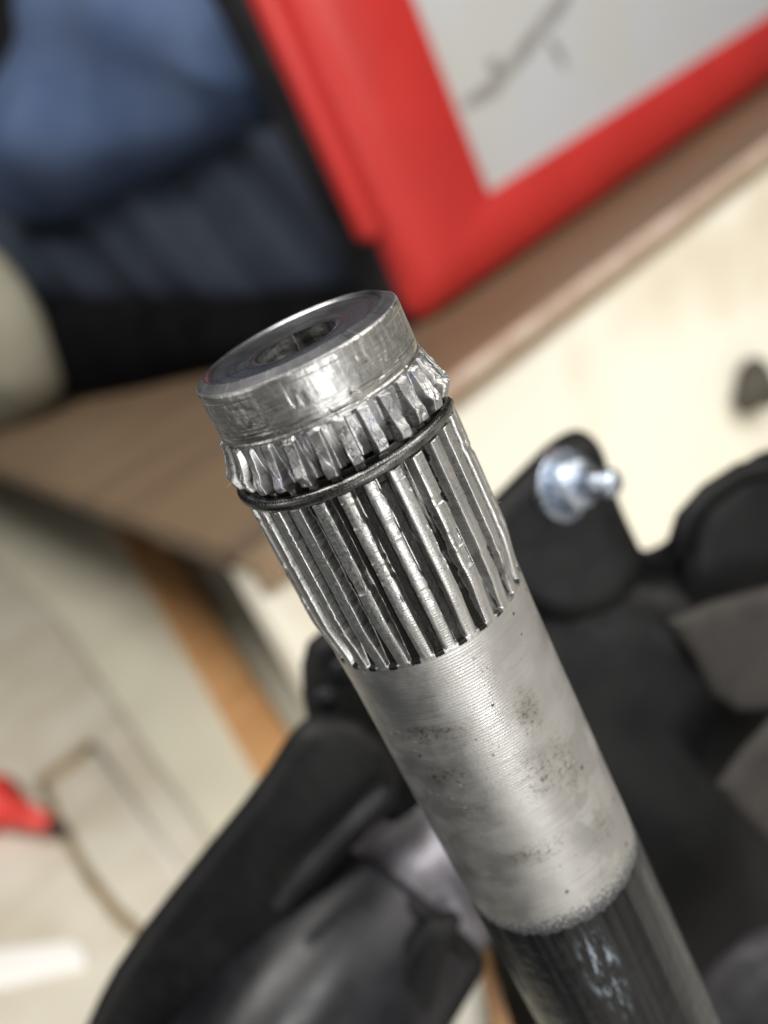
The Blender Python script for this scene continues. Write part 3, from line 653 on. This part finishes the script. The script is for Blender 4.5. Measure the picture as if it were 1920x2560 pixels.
pillow('round_cover', [(1450, 1230), (1465, 1130), (1530, 1050), (1610, 995), (1650, 970), (1740, 960), (1900, 1100), (1900, 1350), (1700, 1500), (1500, 1420)], at(1600, 1200, 30.5), nE, .8, .7, M_cast, hous, rounds=2)
tube('cover_rim', [at(1455, 1200, 29.6), at(1480, 1120, 29.4), at(1530, 1065, 29.3), at(1600, 1020, 29.3), at(1700, 1000, 29.3)], .3, M_cast, hous)
pillow('upper_plate', [(1440, 1340), (1530, 1300), (1800, 1230), (1800, 1540), (1590, 1535), (1540, 1500), (1500, 1420)], at(1600, 1400, 28.6), nE, .3, .4, M_taupe, hous, rounds=0)
pillow('lower_plate', [(1545, 1695), (1600, 1620), (1670, 1545), (1800, 1500), (1800, 1900), (1660, 1820), (1600, 1760)], at(1600, 1700, 28.6), nE, .3, .4, M_taupe, hous, rounds=0)
pillow('cast_web', [(1250, 1300), (1400, 1290), (1520, 1440), (1600, 1560), (1540, 1690), (1640, 1850), (1560, 1980), (1480, 2010), (1380, 1900), (1280, 1700), (1180, 1450)], at(1400, 1600, 30.9), nE, .15, .2, M_cast, hous, rounds=1)
pillow('foot', [(1430, 2320), (1450, 2200), (1540, 2080), (1620, 2010), (1800, 1960), (1800, 2400), (1500, 2400)], at(1600, 2150, 27.5), nE, .8, 1.2, M_cast2, hous, rounds=2)
# lower left barrel
bar = empty('motor_barrel', at(600, 2200, 30), 'dark cylindrical casting with black flange along its left edge and bare metal sleeve', 'casting')
pillow('top_boss', [(650, 1400), (700, 1355), (760, 1340), (900, 1500), (980, 1750), (860, 1800), (700, 1640), (655, 1540)], at(760, 1560, 27.9), nE, .5, .5, M_cast, bar, rounds=1)
pillow('flange', [(640, 1560), (700, 1535), (800, 1560), (900, 1680), (700, 1900), (480, 2160), (420, 3850), (0, 3850), (60, 2500), (200, 2180), (265, 2060), (420, 1860), (560, 1690)], at(500, 1900, 27), nE, .5, .35, M_cast, bar, rounds=1)
def cyl_between(name, a, b, r, mat, parent, n=48, prof=None):
    a = np.array(a); b = np.array(b); k = prof or [(0, .86), (.02, .97), (.05, 1), (.95, 1), (.98, .97), (1, .86)]
    return tube(name, [a+(b-a)*t_ for t_, _ in k], [r*q_ for _, q_ in k], mat, parent, n)
cyl_between('barrel_body', at(860, 1930, 29.5), at(500, 2480, 26.5), 3.1, M_barrel, bar)
cyl_between('sleeve', at(1010, 1790, 29.6), at(875, 1965, 29), 2.35, M_sleeve, bar)
cyl_between('sleeve_seam', at(888, 1945, 28.9), at(872, 1968, 28.8), 2.55, M_cast, bar)
cyl_between('neck', at(1140, 1560, 31), at(990, 1800, 30), 2.5, M_cast, bar)
for hx, hy in ((735, 1440), (700, 1500), (790, 1640)):
    hb = at(hx, hy, 27.2); tube('bolt_head', [hb, hb+nE*.3, hb+nE*.36], [.32, .32, .26], M_barrel, bar, 6)
tube('casting_rib', [at(835, 1700, 25.9), at(760, 1780, 25.8), at(680, 1860, 25.7), at(600, 1960, 25.6)], .22, M_cast2, bar)
pillow('lower_bracket', [(1010, 1960), (960, 2060), (930, 2200), (880, 2400), (700, 2420), (820, 2150), (900, 1980)], at(930, 2120, 26.5), nE, .5, .6, M_cast, bar, rounds=1)
# orange strip and cream board seen in the gap at the bottom
gp = empty('trimmed_board', at(1080, 2200, 34), 'cream board with an orange wood edge strip, seen in the gap at the bottom edge', 'board')
prism('edge_strip', [at(1030, 2050, 33.5), at(1065, 2045, 33.5), at(1190, 2420, 33), at(1100, 2420, 33)], E1, .5, M_orange, gp, .1)
prism('backing', [at(1010, 2130, 35), at(1075, 2090, 35), at(1400, 2420, 35), at(920, 2420, 35)], E1, .6, M_cream, gp, .1)

# bolt
M_zinc = plain('zinc', (.52, .57, .65), .26, 1, col2=(.34, .39, .47), nscale=1.5, bumps=.12, bscale=2.5)
bc = at(1222, 1048, 27.6); bax = nrm(E1*.80-E2*.55+UP*.05)
bolt = empty('bolt', bc, 'shiny bluish zinc bolt with round washer and stud in the black lug', 'bolt')
cyl_between('washer', bc-bax*.2, bc+bax*.02, .98, M_zinc, bolt)
tube('bolt_head', [bc, bc+bax*.06, bc+bax*.55, bc+bax*.62], [.74, .78, .76, .66], M_zinc, bolt, 6)
tube('stud', [bc+bax*.6, bc+bax*.7, bc+bax*1.55, bc+bax*1.65], [.34, .38, .38, .30], M_zinc, bolt, 20)
